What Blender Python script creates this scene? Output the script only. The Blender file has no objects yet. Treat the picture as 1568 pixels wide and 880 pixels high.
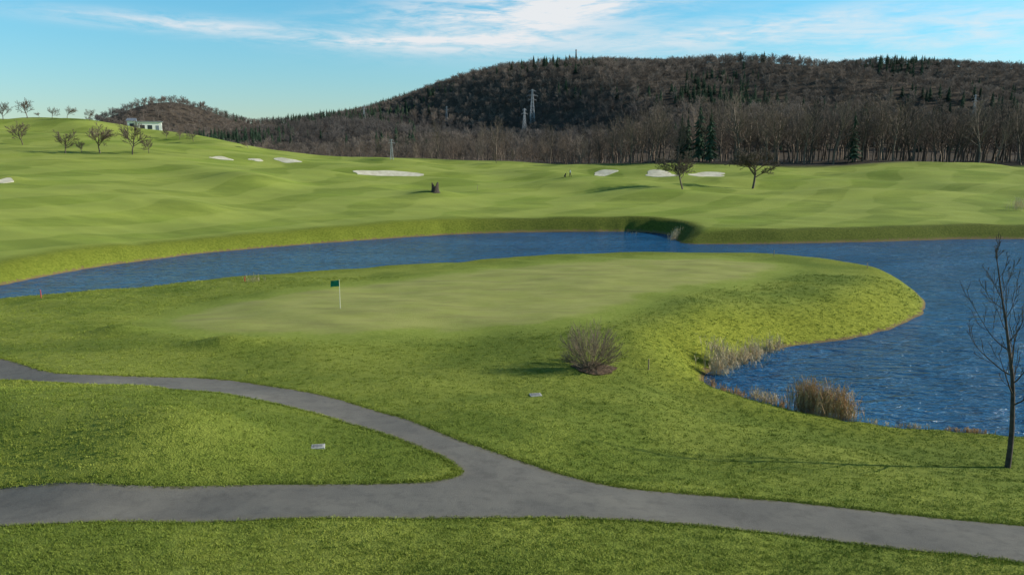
import bpy, math, random, time
import numpy as np
from mathutils import Vector, Matrix
from mathutils.geometry import delaunay_2d_cdt
T0=time.time()
random.seed(7); np.random.seed(7)
scene=bpy.context.scene
scene.view_settings.view_transform='Standard'
scene.view_settings.look='None'
scene.view_settings.exposure=0
scene.view_settings.gamma=1

# ------------------------------------------------------------------ camera (survey station)
ZC=14.0; F=1230.0; CX=784.0; CY=440.0
PITCH=math.atan((CY-225.0)/F)
cp,sp=math.cos(PITCH),math.sin(PITCH)
cam_d=bpy.data.cameras.new('camera'); cam=bpy.data.objects.new('camera',cam_d)
scene.collection.objects.link(cam); scene.camera=cam
cam.location=(0,0,ZC); cam.rotation_euler=(math.radians(90)-PITCH,0,0)
cam_d.sensor_width=36; cam_d.lens=36*F/1568; cam_d.clip_start=0.5; cam_d.clip_end=9000

def ray(px,py):
    u=(px-CX)/F; v=(CY-py)/F
    dy=cp+v*sp; dz=-sp+v*cp
    return u/dy, dz/dy
def at_z(px,py,z):
    a,b=ray(px,py); y=(z-ZC)/b
    return (a*y,y,z)
def at_d(px,py,d):
    a,b=ray(px,py)
    return (a*d,d,ZC+b*d)

# ------------------------------------------------------------------ mesh helpers
def new_mesh(name,verts,faces,mats=(),smooth=False,mat_idx=None):
    me=bpy.data.meshes.new(name)
    verts=np.asarray(verts,dtype=np.float32).reshape(-1,3)
    if isinstance(faces,np.ndarray):
        n,k=faces.shape
        me.vertices.add(len(verts)); me.vertices.foreach_set('co',verts.ravel())
        me.loops.add(n*k); me.loops.foreach_set('vertex_index',faces.astype(np.int32).ravel())
        me.polygons.add(n); me.polygons.foreach_set('loop_start',np.arange(0,n*k,k,dtype=np.int32))
        me.polygons.foreach_set('loop_total',np.full(n,k,dtype=np.int32))
        me.update(calc_edges=True)
    else:
        me.from_pydata([tuple(map(float,v)) for v in verts],[],faces); me.update()
    for m in mats: me.materials.append(m)
    if mat_idx is not None: me.polygons.foreach_set('material_index',np.asarray(mat_idx,dtype=np.int32))
    if smooth: me.polygons.foreach_set('use_smooth',np.ones(len(me.polygons),dtype=bool))
    me.validate()
    return me
def new_obj(name,me,parent=None,loc=(0,0,0),rot=(0,0,0),scale=(1,1,1)):
    o=bpy.data.objects.new(name,me); scene.collection.objects.link(o)
    o.location=loc; o.rotation_euler=rot; o.scale=scale
    if parent: o.parent=parent
    return o
def empty(name,loc=(0,0,0)):
    o=bpy.data.objects.new(name,None); scene.collection.objects.link(o); o.location=loc
    o.empty_display_size=0.3
    return o
def tubes(segs,n=4):
    S=np.array([[*a,*b,r0,r1] for a,b,r0,r1 in segs],dtype=np.float64)
    p0=S[:,0:3];p1=S[:,3:6];r0=S[:,6];r1=S[:,7]
    d=p1-p0; d/=np.maximum(np.linalg.norm(d,axis=1,keepdims=True),1e-9)
    ref=np.where(np.abs(d[:,2:3])>0.9,np.array([[1.,0,0]]),np.array([[0,0,1.]]))
    a=np.cross(d,ref); a/=np.linalg.norm(a,axis=1,keepdims=True); b=np.cross(d,a)
    V=[]
    for k in range(n):
        t=2*math.pi*k/n
        V.append(p0+(a*math.cos(t)+b*math.sin(t))*r0[:,None])
    for k in range(n):
        t=2*math.pi*k/n
        V.append(p1+(a*math.cos(t)+b*math.sin(t))*r1[:,None])
    V=np.stack(V,axis=1)
    base=np.arange(len(S))[:,None]*2*n
    Fs=[]
    for k in range(n):
        k2=(k+1)%n
        Fs.append(np.concatenate([base+k,base+n+k,base+n+k2,base+k2],axis=1))
    Fs=np.stack(Fs,axis=1).reshape(-1,4)
    return V.reshape(-1,3),Fs
def boxes(bl):
    V=[];Fc=[]
    for (x0,y0,z0,x1,y1,z1) in bl:
        i=len(V)
        V+=[(x0,y0,z0),(x1,y0,z0),(x1,y1,z0),(x0,y1,z0),(x0,y0,z1),(x1,y0,z1),(x1,y1,z1),(x0,y1,z1)]
        Fc+=[[i,i+3,i+2,i+1],[i+4,i+5,i+6,i+7],[i,i+1,i+5,i+4],[i+1,i+2,i+6,i+5],[i+2,i+3,i+7,i+6],[i+3,i,i+4,i+7]]
    return V,Fc

# ------------------------------------------------------------------ node helpers
def new_mat(name):
    m=bpy.data.materials.new(name); m.use_nodes=True
    nt=m.node_tree; nt.nodes.clear()
    out=nt.nodes.new('ShaderNodeOutputMaterial'); b=nt.nodes.new('ShaderNodeBsdfPrincipled')
    nt.links.new(b.outputs[0],out.inputs[0])
    return m,nt,b
def sock(nt,inp,v):
    if isinstance(v,bpy.types.NodeSocket): nt.links.new(v,inp)
    else:
        if inp.type=='RGBA' and len(v)==3: v=(*v,1)
        inp.default_value=v
def math_n(nt,op,a,b=0.0,c=0.0,clamp=False):
    n=nt.nodes.new('ShaderNodeMath'); n.operation=op; n.use_clamp=clamp
    sock(nt,n.inputs[0],a); sock(nt,n.inputs[1],b); sock(nt,n.inputs[2],c)
    return n.outputs[0]
def mixc(nt,f,a,b,mode='MIX'):
    n=nt.nodes.new('ShaderNodeMix'); n.data_type='RGBA'; n.blend_type=mode
    sock(nt,n.inputs[0],f); sock(nt,n.inputs[6],a); sock(nt,n.inputs[7],b)
    return n.outputs[2]
def noise(nt,vec,scale,detail=3,rough=0.55,dist=0.0):
    n=nt.nodes.new('ShaderNodeTexNoise'); n.inputs['Scale'].default_value=scale
    n.inputs['Detail'].default_value=detail; n.inputs['Roughness'].default_value=rough
    n.inputs['Distortion'].default_value=dist
    if vec is not None: nt.links.new(vec,n.inputs['Vector'])
    return n.outputs['Fac']
def maprange(nt,v,a,b,c=0.0,d=1.0,smooth=True):
    n=nt.nodes.new('ShaderNodeMapRange'); n.interpolation_type='SMOOTHSTEP' if smooth else 'LINEAR'
    sock(nt,n.inputs[0],v)
    for i,x in zip((1,2,3,4),(a,b,c,d)): n.inputs[i].default_value=x
    return n.outputs[0]
def attr(nt,name):
    n=nt.nodes.new('ShaderNodeAttribute'); n.attribute_name=name; return n.outputs['Fac']
def scalev(nt,vec,s):
    n=nt.nodes.new('ShaderNodeMapping'); nt.links.new(vec,n.inputs[0]); n.inputs['Scale'].default_value=s[:3]
    if len(s)>3: n.inputs['Rotation'].default_value=(0,0,s[3])
    return n.outputs[0]
def bump(nt,h,strength,dist,prev=None):
    n=nt.nodes.new('ShaderNodeBump'); n.inputs['Strength'].default_value=strength; n.inputs['Distance'].default_value=dist
    nt.links.new(h,n.inputs['Height'])
    if prev is not None: nt.links.new(prev,n.inputs['Normal'])
    return n.outputs[0]
def geopos(nt):
    return nt.nodes.new('ShaderNodeNewGeometry').outputs['Position']
def simple_mat(name,c1,c2,scale=5.0,rough=0.85,bstr=0.3,bdist=0.02,rand=0.0,objcoord=True,spec=0.3):
    m,nt,b=new_mat(name)
    if objcoord: vec=nt.nodes.new('ShaderNodeTexCoord').outputs['Object']
    else: vec=geopos(nt)
    f=maprange(nt,noise(nt,vec,scale,4),0.3,0.7)
    col=mixc(nt,f,c1,c2)
    if rand>0:
        r=nt.nodes.new('ShaderNodeObjectInfo').outputs['Random']
        k=maprange(nt,r,0,1,1-rand,1+rand,False)
        cb=nt.nodes.new('ShaderNodeCombineColor')
        for i in range(3): nt.links.new(k,cb.inputs[i])
        col=mixc(nt,1.0,col,cb.outputs[0],'MULTIPLY')
    nt.links.new(col,b.inputs['Base Color']); b.inputs['Roughness'].default_value=rough
    b.inputs['Specular IOR Level'].default_value=spec
    if bstr>0: nt.links.new(bump(nt,noise(nt,vec,scale*3,3),bstr,bdist),b.inputs['Normal'])
    return m

# ------------------------------------------------------------------ terrain control heights
A=[(-400,880,3.2),(0,880,3.1),(400,880,3.2),(784,880,3.3),(1200,880,3.0),(1568,880,2.7),(2000,880,2.4),
(0,805,3.0),(400,800,3.0),(784,800,2.9),(1100,800,2.8),(1568,830,2.5),
(-400,742,2.9),(0,742,2.9),(300,740,2.85),(600,738,2.8),(784,750,2.75),(1000,755,2.6),(1300,785,2.5),(1568,800,2.3),
(100,650,3.6),(250,650,3.5),(200,600,3.6),(0,606,3.6),(330,620,3.3),(100,700,3.25),(450,680,2.95),(600,700,2.8),(-400,650,3.4),
(0,583,2.2),(0,555,2.2),(200,588,2.2),(200,578,2.2),(400,597,2.3),(550,630,2.4),(650,672,2.55),(-400,570,2.2),
(200,540,2.1),(500,560,2.2),(700,600,2.2),(784,640,2.3),(900,680,2.4),(905,568,2.0),(1000,620,1.9),(1000,700,2.2),
(1100,650,1.5),(1200,700,1.8),(1300,680,1.2),(1400,720,1.5),(1543,715,1.35),(1543,690,1.0),(1050,590,1.3),(1800,760,1.3),
(100,500,1.9),(0,500,1.7),(0,480,1.3),(-300,500,1.6),(200,464,1.7),(300,490,2.1),(400,450,2.0),(520,472,2.2),(640,430,2.1),
(784,500,2.3),(784,450,2.25),(784,407,2.2),(880,394,2.3),(1000,393,2.35),(1000,450,2.35),(950,515,2.4),(1030,485,2.35),
(1150,450,2.25),(1180,395,2.2),(1250,400,2.15),(1320,413,2.0),(1200,425,2.2),(1380,450,2.0),(1000,540,2.1),(1060,550,1.8),(1180,500,2.1),
(-300,445,1.3),(0,425,1.3),(200,392,1.5),(400,368,1.6),(600,350,1.8),(784,334,2.1),(950,333,2.2),(1090,333,2.3),
(1130,351,1.95),(1200,351,1.9),(1400,350,1.8),(1568,350,1.7),(1200,335,2.2),(1568,333,2.3),(2000,345,2.0),(1400,318,3.2),
(2400,420,2.0),(2400,600,2.0)]
B=[(-500,350,95),(-500,300,120),(-500,240,175),(-500,195,235),(-500,172,280),
(0,350,105),(0,300,128),(0,270,150),(0,240,180),(0,215,210),(0,195,240),(0,181,265),(120,183,262),(180,189,255),
(250,350,118),(250,300,140),(250,270,165),(250,240,198),(250,213,240),(330,219,240),(380,310,148),(380,270,170),
(500,345,125),(500,310,148),(500,280,178),(500,258,205),(450,237,245),(600,245,250),(640,300,160),
(784,310,156),(784,290,174),(784,270,202),(784,252,246),(700,250,250),
(1045,310,156),(1045,290,174),(1045,270,202),(1045,253,250),(1250,300,165),(1250,275,196),(1250,252,246),
(1568,300,165),(1568,275,196),(1568,251,250),(2000,300,165),(2000,251,250)]
pts=[at_z(*a) for a in A]+[at_d(*b) for b in B]
for px,z in ((-700,19),(0,17),(180,13),(330,9),(500,8),(784,7.5),(1045,7.5),(1300,7.5),(1568,7.5),(2100,7.5)):
    a,_=ray(px,225); pts.append((a*330,330,z)); pts.append((a*430,430,8+(z-7.5)*0.3))
pts=np.array(pts)
for yy in (-60,-20,5):
    for xx in (-60,0,60): pts=np.vstack([pts,[xx,yy,3.2]])
def warp(x,y):
    yy=np.clip(y,-40,460)+60.0
    return np.stack([np.clip(x/yy,-1.25,1.25)*1.0,np.log(yy)*0.9],axis=-1)
def phi(r2):
    return 0.5*r2*np.log(r2+1e-12)
W=warp(pts[:,0],pts[:,1]); N=len(W)
D2=((W[:,None]-W[None])**2).sum(-1)
K=phi(D2)+np.eye(N)*2e-4
Pm=np.hstack([np.ones((N,1)),W])
M=np.block([[K,Pm],[Pm.T,np.zeros((3,3))]])
sol=np.linalg.solve(M,np.concatenate([pts[:,2],np.zeros(3)]))
def land(x,y):
    out=np.empty(x.shape)
    Q=warp(x,y)
    for i in range(0,len(x),20000):
        q=Q[i:i+20000]
        d2=((q[:,None]-W[None])**2).sum(-1)
        out[i:i+20000]=phi(d2)@sol[:N]+sol[N]+q@sol[N+1:]
    return out
def sstep(t): t=np.clip(t,0,1); return t*t*(3-2*t)

sky_px=[-2500,-600,-100,180,340,450,510,545,580,640,700,760,830,880,950,1040,1100,1160,1200,1260,1350,1450,1568,1800,2300,3500]
sky_py=[215,212,206,200,188,186,184,166,156,140,120,107,98,91,91,92,102,114,106,96,98,104,118,132,150,180]
hx=np.array([(p-CX)/F*1000/0.985 for p in sky_px]); hz=np.array([14+(225-q)/F*1000-12 for q in sky_py])
def hills(x,y):
    k=np.array([-16,-8,0,8,16.]); R=sum(np.interp(x+d,hx,hz) for d in k)/5
    t=(y-400)/600.0
    s=np.where(t<1,0.55*sstep(t)+0.45*np.clip(t,0,1),1-0.5*sstep((t-1)/2.0))
    mid=np.clip(t,0,1)*(1-np.clip(t,0,1))*4
    und=mid*(13*np.sin(x/75+np.sin(y/130)*1.5)+8*np.sin(x/38+y/60+1)+10*np.sin(y/55+x/170))*np.clip((R-20)/80,0.1,1)
    h=8+(R-8)*s+und
    h+=31*np.exp(-((x+272)/48)**2*0.9-((y-650)/85)**2)
    return h

ys=list(np.arange(-200,12,6.0))+list(np.arange(12,110,0.4))
st=0.4
while ys[-1]<3500: st*=1.02; ys.append(ys[-1]+st)
xp=list(np.arange(0,45,0.45)); st=0.45
while xp[-1]<3500: st*=1.03; xp.append(xp[-1]+st)
xs=np.array([-v for v in xp[::-1][:-1]]+xp); ys=np.array(ys)
GX,GY=np.meshgrid(xs,ys); gx=GX.ravel(); gy=GY.ravel()
Z0=land(gx,gy)
print('land',time.time()-T0)

def catmull(P,closed=True,sub=6):
    P=[np.array(p[:2],float) for p in P]; n=len(P); out=[]
    for i in range(n if closed else n-1):
        if closed: a,b,c,d=P[(i-1)%n],P[i],P[(i+1)%n],P[(i+2)%n]
        else: a,b,c,d=P[max(i-1,0)],P[i],P[i+1],P[min(i+2,n-1)]
        for k in range(sub):
            t=k/sub
            out.append(0.5*((2*b)+(-a+c)*t+(2*a-5*b+4*c-d)*t*t+(-a+3*b-3*c+d)*t**3))
    if not closed: out.append(P[-1])
    return np.array(out)
far=[(-160,464),(-60,450),(0,437),(60,425),(130,412),(200,402),(300,389),(400,380),(500,372),(600,365),(700,359),(800,356),(900,355),(960,355),(1005,357),(1030,362),(1036,368),(1050,373),(1100,374),(1200,373),(1350,370),(1450,367),(1568,366),(1900,368),(2300,380)]
near=[(2300,640),(2000,720),(1750,690),(1650,677),(1568,668),(1500,663),(1420,657),(1330,648),(1250,636),(1190,624),(1140,612),(1095,598),(1073,583),(1085,571),(1110,562),(1150,545),(1200,532),(1300,519),(1370,501),(1408,482),(1416,464),(1385,437),(1310,424),(1240,414),(1180,410),(1050,409),(880,411),(750,418),(600,426),(400,438),(200,453),(0,467),(-100,474)]
shore=catmull([at_z(p[0],p[1],0) for p in far+near],True,5)
rr=np.random.RandomState(3); shore+=rr.normal(0,0.10,shore.shape)
def poly_sd(x,y,P):
    out=np.full(x.shape,1e3)
    lo=P.min(0)-25; hi=P.max(0)+25
    idx=np.where((x>lo[0])&(x<hi[0])&(y>lo[1])&(y<hi[1]))[0]
    a=P; b=np.roll(P,-1,axis=0); ab=b-a; L2=(ab**2).sum(1)+1e-12
    for i in range(0,len(idx),8000):
        ii=idx[i:i+8000]; px=x[ii][:,None]; py=y[ii][:,None]
        t=np.clip(((px-a[:,0])*ab[:,0]+(py-a[:,1])*ab[:,1])/L2,0,1)
        dx=px-a[:,0]-t*ab[:,0]; dy=py-a[:,1]-t*ab[:,1]
        d=np.sqrt((dx*dx+dy*dy).min(1))
        c=((a[:,1]>py)!=(b[:,1]>py))&(px<(b[:,0]-a[:,0])*(py-a[:,1])/(b[:,1]-a[:,1]+1e-12)+a[:,0])
        ins=(c.sum(1)%2)==1
        out[ii]=np.where(ins,-d,d)
    return out
sd=poly_sd(gx,gy,shore)
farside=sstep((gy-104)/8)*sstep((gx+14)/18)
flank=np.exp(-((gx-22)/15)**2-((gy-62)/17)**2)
tip=np.exp(-((gx-28)/7)**2-((gy-117)/6)**2)
bw=3.6+4.2*flank
bw=bw*(1-farside)+2.8*farside+5.5*tip
t=np.clip(sd/bw,0,1)
f=1-(1-t)**1.7
und=sstep((gy-138)/45)*(1-sstep((gy-330)/80))
def waves(seed,lmin,lmax,n,asp):
    R=np.random.RandomState(seed); o=np.zeros_like(gx)
    for i in range(n):
        L=np.exp(R.uniform(np.log(lmin),np.log(lmax))); th=R.uniform(0,math.pi)
        o+=(L/lmax)**0.6*np.sin(6.283*(gx/asp*math.cos(th)+gy*math.sin(th))/L+R.uniform(0,6.28)+0.8*np.sin(gx/37+gy/29+i))
    return o/math.sqrt(n)
fr=waves(5,13,42,14,1.7)
fr=np.sign(fr)*np.abs(fr)**0.8
Z=np.maximum(Z0,0.35)+und*0.9*fr*(1-0.45*sstep((-gx-20)/60)*(gy<230))
Z+=0.09*waves(8,3.5,12,12,1.2)*(1-sstep((gy-130)/60))+0.02*np.sin(gx/0.9+gy/1.7)*np.sin(gy/0.8)
nr=(1-sstep((gy-60)/20))
Z+=nr*0.2*waves(9,12,26,8,1.2)
def bumpg(px,py,z,h,rx,ry):
    global Z
    x,y,_=at_z(px,py,z); Z=Z+h*np.exp(-((gx-x)/rx)**2-((gy-y)/ry)**2)
bumpg(352,530,2.2,0.65,2.0,1.2); bumpg(178,510,2.0,0.55,1.8,1.3); bumpg(662,300,4.3,1.2,5.0,5)
bumpg(420,520,2.2,0.15,2.5,1.5); bumpg(880,655,2.2,0.25,3,3); bumpg(620,590,2.2,0.3,3.5,2)
bumpg(395,270,8.0,1.6,9,6); bumpg(500,285,5,1.3,12,5); bumpg(280,300,6,1.0,10,5)
bumpg(850,262,8,1.0,8,5); bumpg(1180,262,8,1.1,9,5); bumpg(1400,262,8,1.2,10,5); bumpg(1300,285,6,0.8,12,5)
bumpg(270,660,3.8,1.25,3.4,2.4); bumpg(40,640,3.8,0.4,4.0,2.7)
bumpg(1060,600,1.6,-0.25,2.0,3.0); bumpg(720,640,2.4,0.28,3.0,2.0)
Z=np.where(sd>0,np.maximum(Z,0.3)*f,-np.minimum(-sd*0.45,1.3))
w=sstep((gy-300)/110)
Z=Z*(1-w)+hills(gx,gy)*w
Zg=Z.reshape(GX.shape)
def hgt(x,y,G=None):
    G=Zg if G is None else G
    x=np.atleast_1d(np.asarray(x,float)); y=np.atleast_1d(np.asarray(y,float))
    i=np.clip(np.searchsorted(xs,x)-1,0,len(xs)-2); j=np.clip(np.searchsorted(ys,y)-1,0,len(ys)-2)
    tx=(x-xs[i])/(xs[i+1]-xs[i]); ty=(y-ys[j])/(ys[j+1]-ys[j])
    return (G[j,i]*(1-tx)+G[j,i+1]*tx)*(1-ty)+(G[j+1,i]*(1-tx)+G[j+1,i+1]*tx)*ty
def h1(x,y): return float(hgt(x,y)[0])
tt=np.exp(np.linspace(math.log(14),math.log(1500),6000))
def hit(px,py,dmin=14,dmax=300):
    a,b=ray(px,py); m=(tt>=dmin)&(tt<=dmax); d=tt[m]
    gap=ZC+b*d-hgt(a*d,d)
    k=np.where(gap<=0)[0]
    i=k[0] if len(k) else int(np.argmin(gap/d))
    return (a*d[i],d[i],float(hgt(a*d[i],d[i])[0]))
bunk_def=[(590,268,48,2.6),(338,243,15,1.0),(392,246,10,0.9),(440,247,20,1.0),(1012,267,26,2.0),(1084,269,30,2.5),(926,265,18,1.5),(2,278,16,1.6)]
bunks=[]
for (bx_,by_,hw,dep) in bunk_def:
    q=hit(bx_,by_); rx=hw/F*q[1]
    bunks.append((q,rx,dep))
    Z=Z+0.8*np.exp(-((gx-q[0])/(rx*1.25))**2-((gy-(q[1]+dep*1.7))/(dep*1.0))**2)-0.3*np.exp(-((gx-q[0])/(rx*1.1))**2-((gy-(q[1]-dep*1.2))/(dep*0.9))**2)
Zg=Z.reshape(GX.shape)
print('terrain',time.time()-T0)

# ------------------------------------------------------------------ polygons
path_px=[(-420,540),(-200,542),(-60,545),(0,549),(30,556),(65,567),(110,573),(200,576),(300,579),(370,585),(450,597),(520,612),(600,636),(660,657),(720,680),(800,707),(880,732),(960,748),(1060,757),(1150,764),(1250,773),(1350,784),(1450,795),(1568,806),(1700,824),(1950,856),
(1950,930),(1700,885),(1568,862),(1400,843),(1250,825),(1100,808),(960,797),(800,793),(600,794),(400,796),(200,799),(0,806),(-200,812),(-420,818),
(-420,752),(-200,750),(0,747),(200,743),(400,742),(560,741),(650,738),(695,730),(704,720),(683,703),(640,684),(580,662),(500,638),(420,618),(340,603),(260,596),(150,590),(60,585),(0,582),(-200,574),(-420,570)]
path_c=[hit(*p) for p in path_px]
path_poly=catmull(path_c,True,6)
green_px=[(275,490),(330,470),(420,456),(520,441),(650,426),(784,412),(900,401),(1050,397),(1150,401),(1188,412),(1120,428),(1000,447),(930,470),(850,490),(700,503),(520,508),(350,505),(290,499)]
green_poly=catmull([hit(*p) for p in green_px],True,6)
path_sd=poly_sd(gx,gy,path_poly); green_sd=poly_sd(gx,gy,green_poly)
Zc=Z-0.10*np.clip(-path_sd/0.5,0,1)
rim=np.exp(-((path_sd-0.4)/0.3)**2)*0.035
Zc=Zc+np.where(path_sd>0,rim,0)

# ------------------------------------------------------------------ ground material
def grass_colours(nt,pos):
    g_sd=attr(nt,'green_sd'); s_sd=attr(nt,'shore_sd'); fz=attr(nt,'forest'); near_=attr(nt,'rough'); fs=attr(nt,'shade_bank'); fl=attr(nt,'sun_bank')
    big=maprange(nt,noise(nt,pos,0.045,4,0.6),0.3,0.7)
    med=maprange(nt,noise(nt,pos,0.35,4,0.6),0.3,0.7)
    mid2=maprange(nt,noise(nt,scalev(nt,pos,(0.5,1.3,1,0.2)),0.12,5,0.65),0.35,0.65)
    mid3=maprange(nt,noise(nt,scalev(nt,pos,(0.8,1.1,1,0.7)),0.17,4,0.6,0.5),0.42,0.62)
    fine=maprange(nt,noise(nt,pos,3.5,5,0.7),0.3,0.7)
    finest=maprange(nt,noise(nt,pos,14.0,3,0.7),0.3,0.7)
    fair=mixc(nt,big,(0.25,0.335,0.05),(0.39,0.44,0.09))
    fair=mixc(nt,math_n(nt,'MULTIPLY',mid2,0.7),fair,(0.175,0.225,0.042))
    fair=mixc(nt,math_n(nt,'MULTIPLY',fine,0.35),fair,(0.21,0.27,0.05))
    wv=nt.nodes.new('ShaderNodeTexWave'); wv.inputs['Scale'].default_value=0.035; wv.inputs['Distortion'].default_value=6; wv.inputs['Detail'].default_value=2
    nt.links.new(scalev(nt,pos,(0.5,1.2,0,0.3)),wv.inputs[0])
    fair=mixc(nt,math_n(nt,'MULTIPLY',maprange(nt,wv.outputs['Fac'],0.42,0.58),0.32),fair,(0.44,0.485,0.12))
    rough=mixc(nt,fine,(0.145,0.20,0.025),(0.295,0.345,0.055))
    rough=mixc(nt,math_n(nt,'MULTIPLY',finest,0.5),rough,(0.34,0.39,0.075))
    rough=mixc(nt,math_n(nt,'MULTIPLY',med,0.4),rough,(0.145,0.20,0.03))
    rough=mixc(nt,math_n(nt,'MULTIPLY',mid2,0.4),rough,(0.37,0.395,0.08))
    rough=mixc(nt,math_n(nt,'MULTIPLY',mid3,0.5),rough,(0.10,0.16,0.022))
    grn=mixc(nt,med,(0.335,0.36,0.095),(0.40,0.405,0.125))
    strk=maprange(nt,noise(nt,scalev(nt,pos,(0.35,1.5,1,0.15)),0.45,4,0.7),0.42,0.66)
    grn=mixc(nt,math_n(nt,'MULTIPLY',strk,0.6),grn,(0.265,0.26,0.095))
    col=mixc(nt,near_,fair,rough)
    jn=math_n(nt,'ADD',s_sd,math_n(nt,'MULTIPLY',fine,0.5))
    bank=maprange(nt,s_sd,7.0,2.5)
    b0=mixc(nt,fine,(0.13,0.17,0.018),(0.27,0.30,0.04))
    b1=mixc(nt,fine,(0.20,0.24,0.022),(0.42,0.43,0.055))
    bcol=mixc(nt,fl,b0,b1)  # sun-facing flank: sunlit tone painted into the bank colour
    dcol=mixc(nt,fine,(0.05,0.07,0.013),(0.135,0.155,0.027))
    bcol=mixc(nt,math_n(nt,'MULTIPLY',fs,0.9),bcol,dcol)  # shade of the far bank painted in as darker grass
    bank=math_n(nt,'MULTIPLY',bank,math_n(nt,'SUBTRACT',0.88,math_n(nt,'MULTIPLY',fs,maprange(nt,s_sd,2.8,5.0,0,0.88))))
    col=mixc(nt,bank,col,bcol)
    soil=maprange(nt,jn,0.62,0.35)
    col=mixc(nt,soil,col,(0.22,0.16,0.08))
    mud=maprange(nt,s_sd,0.02,-0.3)
    col=mixc(nt,mud,col,(0.03,0.04,0.03))
    gj=math_n(nt,'ADD',g_sd,math_n(nt,'MULTIPLY',math_n(nt,'SUBTRACT',med,0.5),1.6))
    gm=maprange(nt,gj,0.9,-0.9)
    fr=maprange(nt,gj,4.0,0.8)
    fringe=mixc(nt,fine,(0.225,0.285,0.045),(0.30,0.35,0.07))
    col=mixc(nt,fr,col,fringe)
    col=mixc(nt,gm,col,grn)
    lit=mixc(nt,med,(0.075,0.06,0.048),(0.115,0.092,0.07))
    col=mixc(nt,fz,col,lit)
    amp=math_n(nt,'MULTIPLY',near_,math_n(nt,'SUBTRACT',1.0,fr))
    h=math_n(nt,'ADD',fine,math_n(nt,'MULTIPLY',finest,0.6))
    return col,h,amp
m_ground,nt,bs=new_mat('ground_grass')
pos=geopos(nt)
col,hh,amp=grass_colours(nt,pos)
nt.links.new(col,bs.inputs['Base Color']); bs.inputs['Roughness'].default_value=0.9; bs.inputs['Specular IOR Level'].default_value=0.1
n1=bump(nt,hh,1.0,0.05)
nt.links.new(math_n(nt,'ADD',0.25,math_n(nt,'MULTIPLY',amp,0.5)),[n for n in nt.nodes if n.type=='BUMP'][-1].inputs['Strength'])
nt.links.new(n1,bs.inputs['Normal'])

ny,nx=GX.shape
idx=np.arange(nx*ny).reshape(ny,nx)
quads=np.stack([idx[:-1,:-1],idx[:-1,1:],idx[1:,1:],idx[1:,:-1]],-1).reshape(-1,4)
gm=new_mesh('ground',np.stack([gx,gy,Zc],-1),quads,(m_ground,),True)
def add_attr(me,name,a):
    at=me.attributes.new(name,'FLOAT','POINT'); at.data.foreach_set('value',np.asarray(a,dtype=np.float32))
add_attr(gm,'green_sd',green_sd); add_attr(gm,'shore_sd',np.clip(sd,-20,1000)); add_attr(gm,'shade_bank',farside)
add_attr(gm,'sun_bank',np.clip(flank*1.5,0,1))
chan_y=np.interp(gx/np.maximum(gy,1),[-0.7,-0.3,0.0,0.5,0.9],[76,95,110,100,70])
rough=1-sstep((gy-chan_y)/6)
rough=np.maximum(rough,0)
rough=np.maximum(rough,0.9*np.exp(-((sd-2)/3.0)**2)*(gy>60))
add_attr(gm,'rough',rough)
az=gx/np.maximum(gy,1)
fm=sstep((gy-(252-10*np.clip(az*3,-1,1)))/8)*sstep((az+0.30)/0.05)
fm=np.maximum(fm,sstep((gy-400)/60))
add_attr(gm,'forest',fm)
new_obj('ground',gm)
print('ground',time.time()-T0)

# ------------------------------------------------------------------ draped sheets
def inside(x,y,P): return poly_sd(np.asarray(x,float),np.asarray(y,float),P)
def draped(name,P,step,lift,mat,edge_drop=0.12,zf=None,parent=None):
    Q=[]
    for a,b in zip(P,np.roll(P,-1,axis=0)):
        n=max(1,int(np.linalg.norm(b-a)/step)); 
        for k in range(n): Q.append(a+(b-a)*k/n)
    Q=np.array(Q); lo=P.min(0); hi=P.max(0)
    X,Y=np.meshgrid(np.arange(lo[0],hi[0],step),np.arange(lo[1],hi[1],step)); X=X.ravel();Y=Y.ravel()
    s=inside(X,Y,P); k=s<-0.35*step; X=X[k];Y=Y[k]
    vs=[Vector((float(a),float(b))) for a,b in Q]+[Vector((float(a),float(b))) for a,b in zip(X,Y)]
    nb=len(Q)
    res=delaunay_2d_cdt(vs,[],[list(range(nb))],1,1e-5)
    V2=np.array([[v.x,v.y] for v in res[0]]); fc=[list(f) for f in res[2]]
    s=inside(V2[:,0],V2[:,1],P)
    z=hgt(V2[:,0],V2[:,1])+lift+(zf(V2,s) if zf else 0)
    V=np.column_stack([V2,z])
    base=len(V); zb=hgt(Q[:,0],Q[:,1])+lift
    V=np.vstack([V,np.column_stack([Q,zb]),np.column_stack([Q,zb-edge_drop])])
    for i in range(nb):
        j=(i+1)%nb; fc.append([base+i,base+j,base+nb+j,base+nb+i])
    me=new_mesh(name,V,fc,(mat,),False)
    if len(me.vertices)==len(V): add_attr(me,'edge_sd',np.concatenate([s,np.zeros(2*nb)]))
    return new_obj(name,me,parent)

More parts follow.
